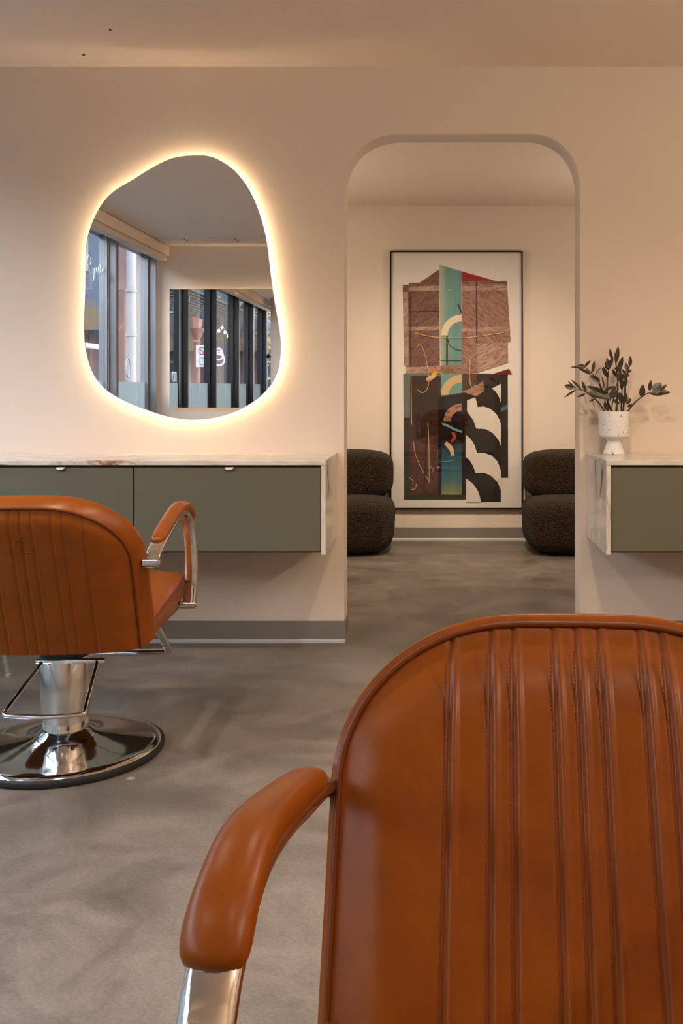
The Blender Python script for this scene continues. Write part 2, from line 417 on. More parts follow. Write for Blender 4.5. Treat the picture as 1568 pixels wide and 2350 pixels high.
# tiny screw holes in the ceiling
for (px, py, lab) in ((253, 68, 'tiny dark screw in the ceiling, further from the wall'), (192, 125, 'tiny dark screw in the ceiling, nearer the wall')):
    Y = (H - CAMZ) * F / (CY - py)
    s = thing('ceiling_screw', at(px, py, Y), lab, 'screw', group='ceiling screws')
    lathe('head', [(0.0, -.006), (.003, -.0055), (.0045, -.003), (.0045, 0)], BLACKM, s, 12)
    lathe('washer', [(.0046, -.0015), (.010, -.0012), (.011, 0), (.0046, 0)], STEEL, s, 16)

# ------------------------------------------------------------------ recessed downlights (above and behind the view)
def downlight(x, y, z, watts, label, angle=165, blend=0.9, tilt=0.0):
    t = thing('recessed_downlight', (x, y, z), label, 'downlight', group='recessed downlights')
    lathe('trim_ring', [(.040, -.001), (.043, -.006), (.056, -.005), (.058, 0.0), (.040, 0.0)], WHITEM, t, 32)
    lathe('lens', [(0.0, -.0022), (.039, -.0022), (.039, -.0006), (0, -.0006)], LAMP, t, 32)
    l = bpy.data.lights.new('downlight_lamp', 'SPOT'); l.energy = watts; l.color = WARM
    l.spot_size = R(angle); l.spot_blend = blend; l.shadow_soft_size = 0.025
    lo = bpy.data.objects.new('downlight_lamp', l); COL.objects.link(lo); lo.parent = t; lo.location = (0, 0, -.012); lo.rotation_euler = (R(tilt), 0, 0)
    return t
for x, nm in ((-2.42, 'nearest the windows'), (-1.06, 'left of the middle'), (0.30, 'middle'), (1.67, 'furthest right')):
    downlight(x, 2.3, H, SPOT_FRONT * (.5 if x < -2 else 1), 'recessed ceiling downlight in the row nearest the mirror wall, %s' % nm, 128, .75, 12)
    if x > -2: downlight(x, 0.15, H, SPOT_REAR, 'recessed ceiling downlight in the row near the rear wall, %s' % nm)
for x, nm in ((-.75, 'left of the print'), (0.22, 'facing the print'), (1.2, 'right of the print')):
    downlight(x, 5.22, HB, SPOT_BACK * (11.0 if 0 < x < 1 else 1), 'recessed downlight in the back room ceiling, %s' % nm, 80 if 0 < x < 1 else 110, 1.0, 44 if 0 < x < 1 else 35)

def pendant(x, y, z, strength, label, H=H, col=(1.0, 0.87, 0.71)):  # unseen globe lamp added as fill light
    t = thing('globe_pendant', (x, y, z), label, 'pendant lamp', group='globe pendants')
    l = bpy.data.lights.new('globe_lamp', 'POINT'); l.energy = strength * .478 / .9; l.color = col; l.shadow_soft_size = .06
    lo = bpy.data.objects.new('globe_lamp', l); COL.objects.link(lo); lo.parent = t
    lathe('globe', [(0.0, -.11)] + [(.11 * math.cos(a), .11 * math.sin(a)) for a in [R(-80 + 10 * i) for i in range(16)]] + [(.03, .106), (0, .106)], GLOBE, t, 32)
    lathe('cap', [(0, .107), (.034, .107), (.034, .135), (.012, .15), (0, .15)], BLACKM, t, 24)
    tube('cord', [(0, 0, .15), (0, 0, H - z - .02)], .003, BLACKM, t, n=8)
    lathe('ceiling_rose', [(0, H - z - .02), (.045, H - z - .02), (.05, H - z), (0, H - z)], BLACKM, t, 24)
pendant(1.9, 2.2, 2.03, FILL1, 'white glass globe pendant on the right, nearer the mirror wall')
pendant(1.9, 0.2, 2.03, FILL2, 'white glass globe pendant on the right, nearer the rear wall')
pendant(1.75, 5.9, 1.65, FILLB, 'white glass globe pendant in the back room, right of the arch', HB, (1.0, 0.95, 0.84))
pendant(-1.4, 5.9, 1.65, FILLB, 'white glass globe pendant in the back room, left of the arch', HB, (1.0, 0.95, 0.84))

# ------------------------------------------------------------------ floating counters
YC = 3.926; ZT = 0.842; ZB = 0.470; TH = 0.018
def counter(name, x_end, x_far, side, label):
    """side +1: the visible end slab is on the right"""
    t = thing(name, (0, 0, 0), label, 'counter')
    lo, hi = sorted((x_end, x_far))
    box('countertop', lo, hi, YC, YF - .001, ZT - TH, ZT, MARBLE, t, bevel=.002)
    e0, e1 = sorted((x_end, x_end - side * TH))
    box('end_slab', e0, e1, YC, YF - .001, ZB, ZT - TH - .0004, MARBLE_E, t, bevel=.0015)
    c0, c1 = sorted((x_end - side * (TH + .0005), x_far))
    box('carcass', c0, c1, YC + .030, YF - .001, ZB + .004, ZT - TH - .0005, GREEND, t)
    return t
def door(t, x0, x1):
    return box('door', x0, x1, YC + .010, YC + .029, ZB + .012, ZT - TH - .010, GREEN, t, bevel=.0015)
xe = -0.408
lc = counter('floating_counter', xe, XFL, 1, 'long sage green floating counter with marble top under the glowing mirror')
xs = (306 - CX) / F * (YC + .01)
doors = [door(lc, xs + .002, xe - TH - .003), door(lc, XFL + .62, xs - .002), door(lc, XFL + .01, XFL + .616)]
for px, dr in ((530, doors[0]), (143, doors[1])):
    xx = (px - CX) / F * (YC + .008)
    prism('pull_tab', [(xx - .020, ZT - TH - .0085), (xx + .014, ZT - TH - .0085), (xx + .006, ZT - TH - .016), (xx - .012, ZT - TH - .018), (xx - .022, ZT - TH - .0125)], YC - .003, YC + .0098, WHITEM, dr)
xe2 = 0.699
rc = counter('floating_counter', xe2, XR, -1, 'sage green floating counter with marble end, under the potted plant')
door(rc, xe2 + TH + .003, 1.62); door(rc, 1.624, 2.5); door(rc, 2.504, XR - .01)

# ------------------------------------------------------------------ backlit pebble mirror
MP = [(870,103),(780,107),(700,122),(620,155),(540,200),(440,262),(340,322),(280,370),(230,435),(185,520),(150,620),(135,700),(132,800),(131,900),(127,1050),(122,1200),(124,1310),(137,1400),(165,1500),(215,1590),(290,1660),(400,1720),(520,1768),(640,1808),(750,1830),(850,1836),(960,1826),(1070,1798),(1170,1755),(1270,1690),(1350,1600),(1395,1500),(1411,1390),(1410,1300),(1395,1200),(1370,1050),(1355,950),(1340,820),(1325,700),(1300,580),(1260,450),(1210,340),(1150,250),(1080,180),(990,125),(930,107)]
YM = YF - 0.040
out = [at(150 + x / 2.851, 320 + y / 2.851, YM) for x, y in MP]
out = catmull(out, 5, True)
cen = sum(out, Vector()) / len(out)
def offs(loop, d):
    res = []; N = len(loop)
    for i in range(N):
        t = loop[(i + 1) % N] - loop[i - 1]; n = Vector((t.z, 0, -t.x)).normalized()
        if n.dot(loop[i] - cen) < 0: n = -n
        res.append(loop[i] + n * d)
    return res
mi = thing('backlit_mirror', (cen.x, YF, cen.z), 'large pebble shaped backlit mirror glowing on the wall above the long counter', 'mirror')
def rel(pts, o): return [Vector(p) - o.location for p in pts]
ring = rel(out, mi); inn = rel(offs(out, -.0025), mi)
n = len(ring)
vs = [Vector((p.x, p.y, p.z)) for p in inn] + [p + Vector((0, .0015, 0)) for p in ring] + [p + Vector((0, .005, 0)) for p in ring]
mesh_obj('mirror_glass', vs, [tuple(range(n))] + [(i, (i + 1) % n, n + (i + 1) % n, n + i) for i in range(n)] + [(n + i, n + (i + 1) % n, 2 * n + (i + 1) % n, 2 * n + i) for i in range(n)] + [tuple(range(2 * n, 3 * n))], MIRROR, mi)
def plate(name, loop, y0, y1, m, parent):
    p = [(q.x, q.z) for q in loop]
    return prism(name, p, y0, y1, m, parent)
plate('mirror_back', rel(offs(out, -.001), mi), -.0348, -.0344, mat('white_back_coat', (.9, .88, .85, 1), .8), mi)  # unseen white plate added to bounce more LED light into the halo
core = rel(offs(out, -.040), mi)
plate('backing_box', core, -.0342, -.0005, MIRBACK, mi)
st = rel(offs(out, -.036), mi)
st = [Vector((p.x, -.017, p.z)) for p in st]
tube('led_strip', st, .0032, LEDM, mi, rb=.009, n=8, closed=True)

# rear wall mirror, seen only as a reflection
rm = thing('backlit_mirror', (0, YR, 0), 'rectangular backlit mirror on the opposite wall, reflected in the pebble mirror', 'mirror')
rx0, rx1, rz0, rz1 = -2.610, -1.20, 0.925, 2.115
box('mirror_glass', rx0, rx1, .035, .040, rz0, rz1, MIRROR, rm, bevel=.001)
box('backing_box', rx0 + .05, rx1 - .05, 0, .0345, rz0 + .05, rz1 - .05, MIRBACK, rm)
q = .042
tube('led_strip', [(rx0 + q, .02, rz0 + q), (rx1 - q, .02, rz0 + q), (rx1 - q, .02, rz1 - q), (rx0 + q, .02, rz1 - q)], .004, LEDW, rm, rb=.004, n=6, closed=True)

# ------------------------------------------------------------------ framed print on the back wall
YA = YB - 0.035
fr = thing('framed_print', (0, 0, 0), 'tall thin black framed abstract collage print on the back wall between the seats', 'picture')
a0 = at(896, 576, YA); a1 = at(1200, 1168.5, YA)
ax0, ax1, az0, az1 = a0.x, a1.x, a1.z, a0.z
FW = .0085
for x0, x1, z0, z1 in ((ax0, ax1, az1 - FW, az1), (ax0, ax1, az0, az0 + FW), (ax0, ax0 + FW, az0 + FW, az1 - FW), (ax1 - FW, ax1, az0 + FW, az1 - FW)):
    box('frame_rail', x0, x1, YA - .006, YB, z0, z1, BLACKW, fr)
PAPER = mat('print_paper', (0.91, 0.85, 0.78, 1), 0.8, spec=0.2)
box('paper', ax0 + FW, ax1 - FW, YA + .012, YA + .020, az0 + FW, az1 - FW, PAPER, fr)
box('picture_glass', ax0 + FW, ax1 - FW, YA - .0005, YA + .0015, az0 + FW, az1 - FW, ARTGLASS, fr)
def ink(name, c, c2=None, scale=30, rot=0.6, thr=(0.5, 0.56), grad=None):
    m = mat('ink_' + name, srgb(*c), 0.8, spec=0.2)
    if c2:
        mp2 = nd(m, 'ShaderNodeMapping'); mp2.inputs['Scale'].default_value = (0.28, 1, 1.5)
        ln(m, coords(m, 'Object', (1, 1, 1), (0, rot, 0)), mp2.inputs['Vector']); vv = mp2.outputs['Vector']
        f = noise(m, vv, scale, 5, 0.7, 1.4)
        r = ramp(m, [(thr[0], srgb(*c)), (thr[1], srgb(*c2)), (thr[1] + .06, srgb(*c))]); ln(m, f, r.inputs[0])
        ln(m, r.outputs[0], bsdf(m).inputs['Base Color'])
    return m
def axis_ink(name, stops, axis, lo, hi):
    m = mat('ink_' + name, rough=0.8, spec=0.2)
    tc = nd(m, 'ShaderNodeTexCoord'); sp = nd(m, 'ShaderNodeSeparateXYZ'); mr = nd(m, 'ShaderNodeMapRange')
    ln(m, tc.outputs['Object'], sp.inputs[0]); ln(m, sp.outputs[axis], mr.inputs['Value'])
    mr.inputs['From Min'].default_value = lo; mr.inputs['From Max'].default_value = hi
    r = ramp(m, [(p, srgb(*c)) for p, c in stops]); ln(m, mr.outputs[0], r.inputs[0])
    f = noise(m, coords(m, 'Object', (30, 1, 2)), 1.0, 4)
    rr_ = ramp(m, [(0.3, (.86, .86, .86, 1)), (0.7, (1.06, 1.06, 1.06, 1))]); ln(m, f, rr_.inputs[0])
    ln(m, mixc(m, 1.0, r.outputs[0], rr_.outputs[0], 'MULTIPLY'), bsdf(m).inputs['Base Color'])
    return m
def AP(cx, cy): p = at(870 + cx / 3.672, 550 + cy / 3.672, YA); return (p.x, p.z)
I_MAUVE = ink('mauve', (136, 104, 94), (92, 40, 28), 40, 0.75)
I_MAUVE2 = ink('rose', (170, 132, 118), (112, 50, 36), 36, -0.6)
I_PALE = ink('pale_rose', (192, 160, 146), (140, 86, 72), 30, 0.5)
I_TEAL = axis_ink('teal', [(0.0, (196, 200, 168)), (0.3, (126, 172, 164)), (1.0, (108, 160, 164))], 0, AP(510, 0)[0], AP(700, 0)[0])
I_RED = ink('red', (158, 30, 34)); I_RED2 = ink('dark_red', (120, 20, 24)); I_CREAM = ink('cream', (244, 226, 196)); I_TANC = ink('tan', (226, 188, 138))
I_BLACK = ink('black', (15, 12, 11)); I_DARK = ink('umber', (62, 42, 32), (42, 32, 28), 8, 0.1); I_BROWN = ink('brown', (92, 60, 48), (74, 46, 38), 9, 1.2)
I_NAVY = ink('navy', (30, 36, 48), (18, 18, 24), 16, .4); I_GREEN = ink('moss', (44, 58, 28)); I_CHAR = ink('charcoal', (40, 36, 31), (26, 23, 21), 7, .2)
I_BLUE = axis_ink('blue', [(0.0, (150, 150, 96)), (0.25, (70, 116, 124)), (0.6, (44, 98, 120)), (1.0, (26, 34, 44))], 2, AP(0, 2150)[1], AP(0, 1690)[1])
I_ORANGE = ink('orange', (176, 72, 34)); I_GREYT = ink('grey_teal', (108, 118, 110)); I_TEAL2 = ink('sea', (112, 166, 156)); I_LINE = ink('line', (208, 176, 132)); I_DLINE = ink('dark_line', (58, 50, 44))
I_BOW = axis_ink('rainbow', [(0.0, (196, 30, 80)), (0.25, (240, 200, 190)), (0.55, (238, 206, 40)), (1.0, (226, 90, 20))], 2, AP(0, 1195)[1], AP(0, 1085)[1])
I_SKETCH = ink('sketch', (190, 140, 112), (70, 36, 26), 36, .3); I_WHITE = ink('paper_white', (238, 229, 218))
LAY = [0]
def shape(poly, m, name='print_shape'):
    LAY[0] += 1
    y0 = YA + .0118 - .00018 * LAY[0]
    prism(name, [AP(*p) for p in poly], y0, YA + .0121, m, fr)
def arcp(c, r0, r1, a0_, a1_, n=14):
    o = [(c[0] + r1 * math.cos(R(a0_ + (a1_ - a0_) * k / n)), c[1] - r1 * math.sin(R(a0_ + (a1_ - a0_) * k / n))) for k in range(n + 1)]
    i = [(c[0] + r0 * math.cos(R(a1_ + (a0_ - a1_) * k / n)), c[1] - r0 * math.sin(R(a1_ + (a0_ - a1_) * k / n))) for k in range(n + 1)]
    return o + i
def stroke(pts, w, m):
    P = catmull([(x, 0, y) for x, y in pts], 6) if len(pts) > 2 else [Vector((x, 0, y)) for x, y in pts]
    L_, R_ = [], []
    for i, p in enumerate(P):
        t = (P[min(i + 1, len(P) - 1)] - P[max(i - 1, 0)]).normalized(); nn = Vector((t.z, 0, -t.x)) * w / 2
        L_.append((p.x + nn.x, p.z + nn.z)); R_.append((p.x - nn.x, p.z - nn.z))
    shape(L_ + R_[::-1], m, 'print_line')
shape([(200,380),(250,380),(250,362),(345,360),(508,248),(514,1062),(520,1125),(228,1125),(228,1062),(212,1062)], I_MAUVE)
shape([(697,352),(1080,345),(1112,862),(1088,868),(1090,1040),(830,1125),(697,1130)], I_MAUVE2)
shape([(205,1128),(940,1128),(1087,1137),(1090,2008),(1028,2008),(1028,2212),(860,2212),(735,2192),(212,2192)], I_DARK)
shape([(822,1137),(1087,1137),(1090,2008),(1028,2008),(830,1700)], I_CHAR)
shape([(208,1130),(520,1130),(520,1300),(262,1300),(262,1500),(212,1500)], I_GREYT)
shape([(262,1150),(520,1150),(505,1700),(262,1700)], I_DARK)
shape([(700,1300),(860,1290),(945,1250),(1028,1300),(1028,2212),(860,2212),(735,2191),(700,2180)], I_BLACK)
shape([(212,1760),(262,1760),(262,2150),(735,2150),(735,2192),(212,2192)], I_GREEN)
shape([(262,1700),(500,1640),(500,2150),(262,2150)], I_BROWN)
shape([(500,1330),(700,1310),(700,2150),(500,2150)], I_BLACK)
shape([(528,1690),(697,1690),(697,2150),(528,2150)], I_BLUE)
shape([(508,208),(695,265),(697,1058),(518,1058)], I_TEAL)
shape([(518,1058),(697,1058),(697,1131),(520,1131)], I_MAUVE2)
shape([(695,265),(985,346),(697,352)], I_RED)
shape([(1098,1088),(1125,1137),(940,1137)], I_RED2)
for pl in ([(250,392),(508,388),(508,430),(250,432)], [(250,732),(512,728),(512,762),(250,765)], [(228,1076),(520,1064),(520,1125),(228,1125)], [(697,392),(1083,384),(1085,425),(697,432)], [(697,742),(1105,730),(1107,768),(697,776)], [(830,875),(1088,868),(1090,1040),(830,1118)], [(205,440),(245,440),(250,1060),(216,1060)]):
    shape(pl, I_PALE)
shape([(520,1130),(700,1130),(820,1130),(820,1240),(705,1290),(525,1318)], I_TEAL2)
shape(arcp((697, 806), 118, 174, 90, 180), I_CREAM)
shape(arcp((697, 1312), 110, 174, 90, 178), I_TANC)
shape([(560,1330),(700,1318),(700,1535),(545,1535)], I_NAVY)
shape(arcp((697, 1532), 92, 152, 90, 180), I_SKETCH)
shape([(705,1285),(800,1250),(880,1185),(885,1275),(825,1320),(760,1300)], I_SKETCH)
shape([(703,1130),(826,1130),(826,1215),(760,1260),(703,1280)], I_BROWN)
shape([(743,1355),(810,1330),(828,1375),(832,1412),(880,1405),(940,1425),(990,1470),(1015,1515),(1028,1550),(1028,1740),(1010,1690),(960,1630),(900,1597),(820,1592),(800,1530),(770,1485),(743,1450)], I_WHITE)
shape([(950,1255),(1028,1215),(1028,1375),(1010,1320),(985,1280)], I_WHITE)
shape([(735,1648),(775,1680),(805,1730),(828,1800),(880,1795),(950,1820),(1000,1870),(1028,1945),(1028,2110),(1000,2045),(950,1995),(890,1965),(815,1968),(795,1910),(765,1860),(730,1830)], I_WHITE)
shape([(735,2015),(790,2055),(830,2110),(850,2160),(860,2214),(735,2214)], I_WHITE)
shape([(465,1090),(495,1083),(484,1150),(428,1198),(394,1192),(398,1168),(442,1140)], I_BOW)
shape([(608,1625),(640,1625),(655,1670),(620,1708),(598,1700),(625,1665)], I_ORANGE)
shape([(552,1725),(570,1700),(615,1735),(635,1780),(632,1822),(605,1820),(598,1780)], I_TANC)
shape([(525,1540),(575,1555),(640,1590),(700,1610),(700,1630),(640,1610),(580,1580),(540,1565)], I_TEAL2)
shape([(1028,1420),(1087,1385),(1087,1425),(1028,1455)], ink('steel_blue', (70, 110, 130)))
shape([(567,812),(580,812),(580,1056),(567,1056)], I_DLINE)
for pts, w_, m_ in (([(820,350),(822,870)],5,I_DLINE), ([(262,440),(266,1060)],5,I_DLINE), ([(575,825),(600,890),(650,925),(697,932)],5,I_DLINE), ([(670,545),(695,615)],10,I_DLINE), ([(520,1018),(697,1020)],4,I_DLINE),
                    ([(290,1700),(305,1800),(345,1905),(425,2045)],5,I_LINE), ([(412,1540),(420,1700),(424,2045)],6,I_LINE), ([(320,905),(345,878),(375,930),(405,1050),(420,1180),(405,1260),(365,1290),(325,1265)],6,I_LINE),
                    ([(830,950),(775,1000),(765,1100),(768,1200),(785,1260)],6,I_LINE), ([(255,1760),(275,1900),(330,2040),(420,2150)],9,I_RED2), ([(410,1300),(400,1650),(380,2150)],10,I_DLINE), ([(435,1915),(455,1935),(455,1960)],5,I_LINE), ([(255,2010),(285,2030),(285,2065)],5,I_LINE), ([(315,2055),(305,2100),(270,2108)],5,I_LINE), ([(270,1150),(275,1560)],6,I_LINE),
                    ([(300,785),(450,818),(700,828),(940,800),(1090,775)],6,I_TANC), ([(250,605),(508,600)],3,I_DLINE), ([(697,365),(1080,360)],3,I_DLINE), ([(470,1878),(640,1862)],4,I_TEAL2)):
    stroke(pts, w_, m_)

# ------------------------------------------------------------------ boucle lounge chairs
def lobe(name, x0, x1, y0, y1, z0, z1, r, parent, taper=0.0):
    """soft rounded block: superellipsoid-like cushion"""
    vs = []; fs = []; NU, NV = 40, 24
    cx, cy, cz = (x0 + x1) / 2, (y0 + y1) / 2, (z0 + z1) / 2
    hx, hy, hz = (x1 - x0) / 2, (y1 - y0) / 2, (z1 - z0) / 2
    sp = lambda c, e: math.copysign(abs(c) ** e, c)
    for j in range(NV + 1):
        ph = -math.pi / 2 + math.pi * j / NV
        cv, sv = sp(math.cos(ph), r), sp(math.sin(ph), r)
        for i in range(NU):
            th = 2 * math.pi * i / NU
            cu, su = sp(math.cos(th), 0.5), sp(math.sin(th), 0.5)
            k = 1 + taper * sv
            vs.append((cx + hx * cv * cu * k, cy + hy * cv * su * k, cz + hz * sv))
    for j in range(NV):
        for i in range(NU):
            q = (i + 1) % NU; fs.append((j * NU + i, j * NU + q, (j + 1) * NU + q, (j + 1) * NU + i))
    bm = bmesh.new(); me = bpy.data.meshes.new('tmp'); me.from_pydata(vs, [], fs); bm.from_mesh(me); bpy.data.meshes.remove(me)
    bmesh.ops.remove_doubles(bm, verts=bm.verts, dist=1e-5)
    o = bm_obj(name, bm, BOUCLE, parent, 180)
    return o
def lounge(x, label):
    t = thing('lounge_chair', (x, 6.94, 0), label, 'lounge chair', group='brown lounge chairs beside the print')
    lobe('seat', -.40, .40, -.36, .33, 0.0, .385, .45, t, .02)
    lobe('backrest', -.385, .385, -.02, .385, .34, .685, .5, t, .0)
    return t
lounge(at(903, 1200, 6.66).x - .40, 'dark brown boucle lounge chair left of the framed print')
lounge(at(1210, 1200, 6.66).x + .40, 'dark brown boucle lounge chair right of the framed print')

# ------------------------------------------------------------------ potted plant
PY = 4.315
def PX(cx, cy, dy=0.0): return at(1250 + cx / 4.434, 770 + cy / 4.434, PY) + Vector((0, dy, 0))
pot_x = PX(707, 0).x
TERR = mat('speckled_ceramic', rough=0.6, spec=0.3)
v = coords(TERR, 'Object'); vo = nd(TERR, 'ShaderNodeTexVoronoi'); vo.inputs['Scale'].default_value = 120; vo.inputs['Randomness'].default_value = 1.0; ln(TERR, v, vo.inputs['Vector'])
big = noise(TERR, v, 46, 2)
ad = nd(TERR, 'ShaderNodeMath', operation='MULTIPLY'); ln(TERR, vo.outputs['Distance'], ad.inputs[0])
mr = nd(TERR, 'ShaderNodeMapRange'); mr.inputs['From Min'].default_value = .36; mr.inputs['From Max'].default_value = .62; mr.inputs['To Min'].default_value = 0.35; mr.inputs['To Max'].default_value = 2.0; ln(TERR, big, mr.inputs['Value']); ln(TERR, mr.outputs[0], ad.inputs[1])
r = ramp(TERR, [(0.0, (0.10, 0.05, 0.03, 1)), (0.115, (0.13, 0.07, 0.04, 1)), (0.16, (0.80, 0.765, 0.72, 1))]); ln(TERR, ad.outputs[0], r.inputs[0]); ln(TERR, r.outputs[0], bsdf(TERR).inputs['Base Color'])
pl = thing('potted_plant', (pot_x, PY, ZT), 'dark leaved plant in a speckled white pedestal pot on the right counter', 'potted plant')
lathe('pot', [(0, 0), (.046, 0), (.0475, .003), (.028, .058), (.0285, .062), (.064, .078), (.066, .082), (.066, .184), (.0645, .186), (.061, .186), (.061, .165), (0, .165)], TERR, pl, 56)
lathe('soil', [(0, .172), (.0605, .170), (.0605, .166), (0, .166)], mat('potting_soil', (0.03, 0.02, 0.013, 1), 0.95), pl, 32)
LEAF = mat('plant_leaf', (0.050, 0.035, 0.014, 1), 0.32, spec=0.5)
STEM = mat('plant_stem', (0.052, 0.038, 0.02, 1), 0.5)
lv = []; lf = []
NU, NVv = 4, 9
for j in range(NVv + 1):
    tt = j / NVv; wd = 0.5 * (math.sin(math.pi * tt ** 0.85)) ** 0.8 * (1 - .12 * tt)
    for i in range(NU + 1):
        s = (i / NU - .5) * 2
        lv.append((s * wd, tt, 0.10 * abs(s) * wd * 2 - 0.10 * tt * tt))
for j in range(NVv):
    for i in range(NU): a_ = j * (NU + 1) + i; lf.append((a_, a_ + 1, a_ + NU + 2, a_ + NU + 1))
leaf_me = bpy.data.meshes.new('leaf'); leaf_me.from_pydata(lv, [], lf); leaf_me.materials.append(LEAF); leaf_me.shade_smooth()
rng = random.Random(5)
def leaf(b, t_, w, parent, tilt=None):
    d = t_ - b; L_ = d.length; y = d.normalized()
    view = Vector((0, -1, 0.25)); z = (view - y * y.dot(view)).normalized(); x = y.cross(z)
    a_ = tilt if tilt is not None else rng.uniform(-.7, .7)
    x2 = x * math.cos(a_) + z * math.sin(a_); z2 = y.cross(x2) * -1 if False else x2.cross(y)
    o = bpy.data.objects.new('leaf', leaf_me)
    M = Matrix((x2 * w, y * L_, z2 * w * 1.2)).transposed().to_4x4(); M.translation = b - pl.location
    link(o, parent); o.matrix_basis = M
def stem(pts, leaves, r0=.0042, r1=.0016):
    P = catmull([PX(*p) - pl.location for p in pts], 6)
    n_ = len(P); rad = [r0 + (r1 - r0) * i / (n_ - 1) for i in range(n_)]
    s = tube('stem', P, rad, STEM, pl, n=8)
    for (bx, by, tx, ty, w, *dd) in leaves:
        dy = dd[0] if dd else 0.0
        leaf(PX(bx, by, dy), PX(tx, ty, dy + rng.uniform(-.012, .004)), w * .86 / 4.434 / F * PY, s, dd[1] if len(dd) > 1 else None)
stem([(640,860,-.01),(610,780,-.02),(520,665,-.04),(410,580,-.055),(340,548,-.06),(270,545,-.065)], [(272,540,182,505,72,-.065,.1),(300,545,212,455,22,-.06),(355,550,252,448,34,-.06),(300,552,175,632,36,-.065),(408,575,356,458,42,-.055),(400,588,308,628,34,-.055),(490,648,430,668,26,-.045),(410,580,630,640,86,-.06,.2)])
stem([(690,860,0),(672,760,-.01),(600,600,-.03),(545,490,-.04),(480,405,-.05),(410,340,-.055),(380,320,-.06)], [(395,318,295,322,62,-.06),(350,330,236,322,26,-.06),(390,322,446,255,44,-.055),(455,398,328,335,58,-.055),(462,385,492,255,52,-.05),(545,485,440,405,84,-.05,.2),(615,615,420,515,92,-.04,.3),(590,560,700,512,50,-.04),(600,540,572,410,26,-.02)])
stem([(650,860,0),(645,700,0),(640,500,.0),(655,340,.0),(675,240,0)], [(650,350,618,265,52,.0),(660,330,690,215,62,-.01),(655,345,622,222,50,-.02),(640,430,582,318,60,-.02),(690,240,662,135,44,0),(690,345,728,430,40,-.01)])
stem([(725,860,-.01),(728,700,-.015),(738,500,-.02),(728,380,-.02),(718,260,-.02),(725,180,-.02)], [(720,280,740,108,56,-.02,.2),(735,380,780,215,66,-.03,.3),(718,300,705,170,44,-.02),(740,470,760,340,46,-.03),(730,350,690,330,30,-.03)], .0055)
stem([(800,860,0),(808,700,0),(825,500,0),(848,380,0),(868,310,0)], [(868,318,874,206,52,0),(850,380,824,270,56,0),(845,375,890,350,40,.01),(838,410,872,400,36,.01),(830,430,775,330,70,-.02),(825,450,760,390,60,-.03)], .005)
stem([(790,860,.01),(788,700,.01),(790,560,.0),(792,500,-.01)], [(795,520,755,430,64,-.02),(795,520,830,440,62,-.02),(790,690,745,575,74,-.02,.2),(795,690,815,585,60,-.03,.2),(790,560,775,400,46,0)], .0045)
stem([(815,860,-.02),(835,770,-.03),(900,680,-.045),(970,620,-.05),(1030,585,-.055),(1110,572,-.06)], [(965,630,972,495,76,-.05,.2),(1045,565,1056,452,56,-.05),(1080,575,1165,475,112,-.05,.1),(1030,585,1180,598,66,-.06,.3),(1130,580,1245,575,70,-.065,.2),(1150,560,1218,495,44,-.05),(845,640,858,632,2,-.03),(815,700,860,635,58,-.04),(818,720,880,705,50,-.05)])
stem([(660,860,.02),(625,650,.03),(560,480,.03),(530,400,.03),(560,345,.02),(590,328,.02)], [(590,330,650,430,52,.01),(640,760,592,680,66,-.03)], .0028)
stem([(680,860,-.03),(668,740,-.04),(700,560,-.045),(735,430,-.045)], [(645,650,700,510,74,-.05),(650,660,590,590,66,-.05),(660,640,720,560,60,-.05),(670,650,740,690,46,-.05),(630,600,560,560,50,-.04)], .0034)

# small stone block behind the pot
sb = at(1436, 1022, 4.375)
box('stone_block', sb.x - .019, sb.x + .019, 4.385, 4.408, ZT, ZT + .072, MARBLE_E, bevel=.002, label='small upright marble offcut leaning at the wall behind the pot', cat='stone')

# ------------------------------------------------------------------ salon chairs
PLE = [-.1614, -.1103, -.0814, -.0293, 0.0, .0293, .0814, .1103, .1614]
W = .296
WB = .274
def ztop(x, zt, w=W):
    rx, ry, n_ = .225, .165, 2.15
    a_ = abs(x); d = .010 * (a_ / w) ** 2
    if a_ > w - rx:
        t = min(1.0, (a_ - (w - rx)) / rx); d += ry * (1 - max(0.0, 1 - t ** n_) ** (1 / n_))
    return zt - d
def lerp(a_, b_, t): return a_ + (b_ - a_) * t
def front_y(x, z): return -.2936 + .444 * (.80 - z) + .030 * (abs(x) / .30) ** 2.6
def back_y(x, z): return -.3926 + .393 * (.80 - z) + .060 * (abs(x) / .30) ** 2.6
def groove(x, z, zt, amp, flare, asym):
    s = 0.0; k = 1 + flare * (zt - z)
    for p in PLE:
        d = x - p * k
        if abs(d) < .05:
            s -= amp * math.exp(-(d / .0036) ** 2)
            s += amp * abs(asym) * math.exp(-((d - math.copysign(.0075, asym)) / .0042) ** 2)
    return s
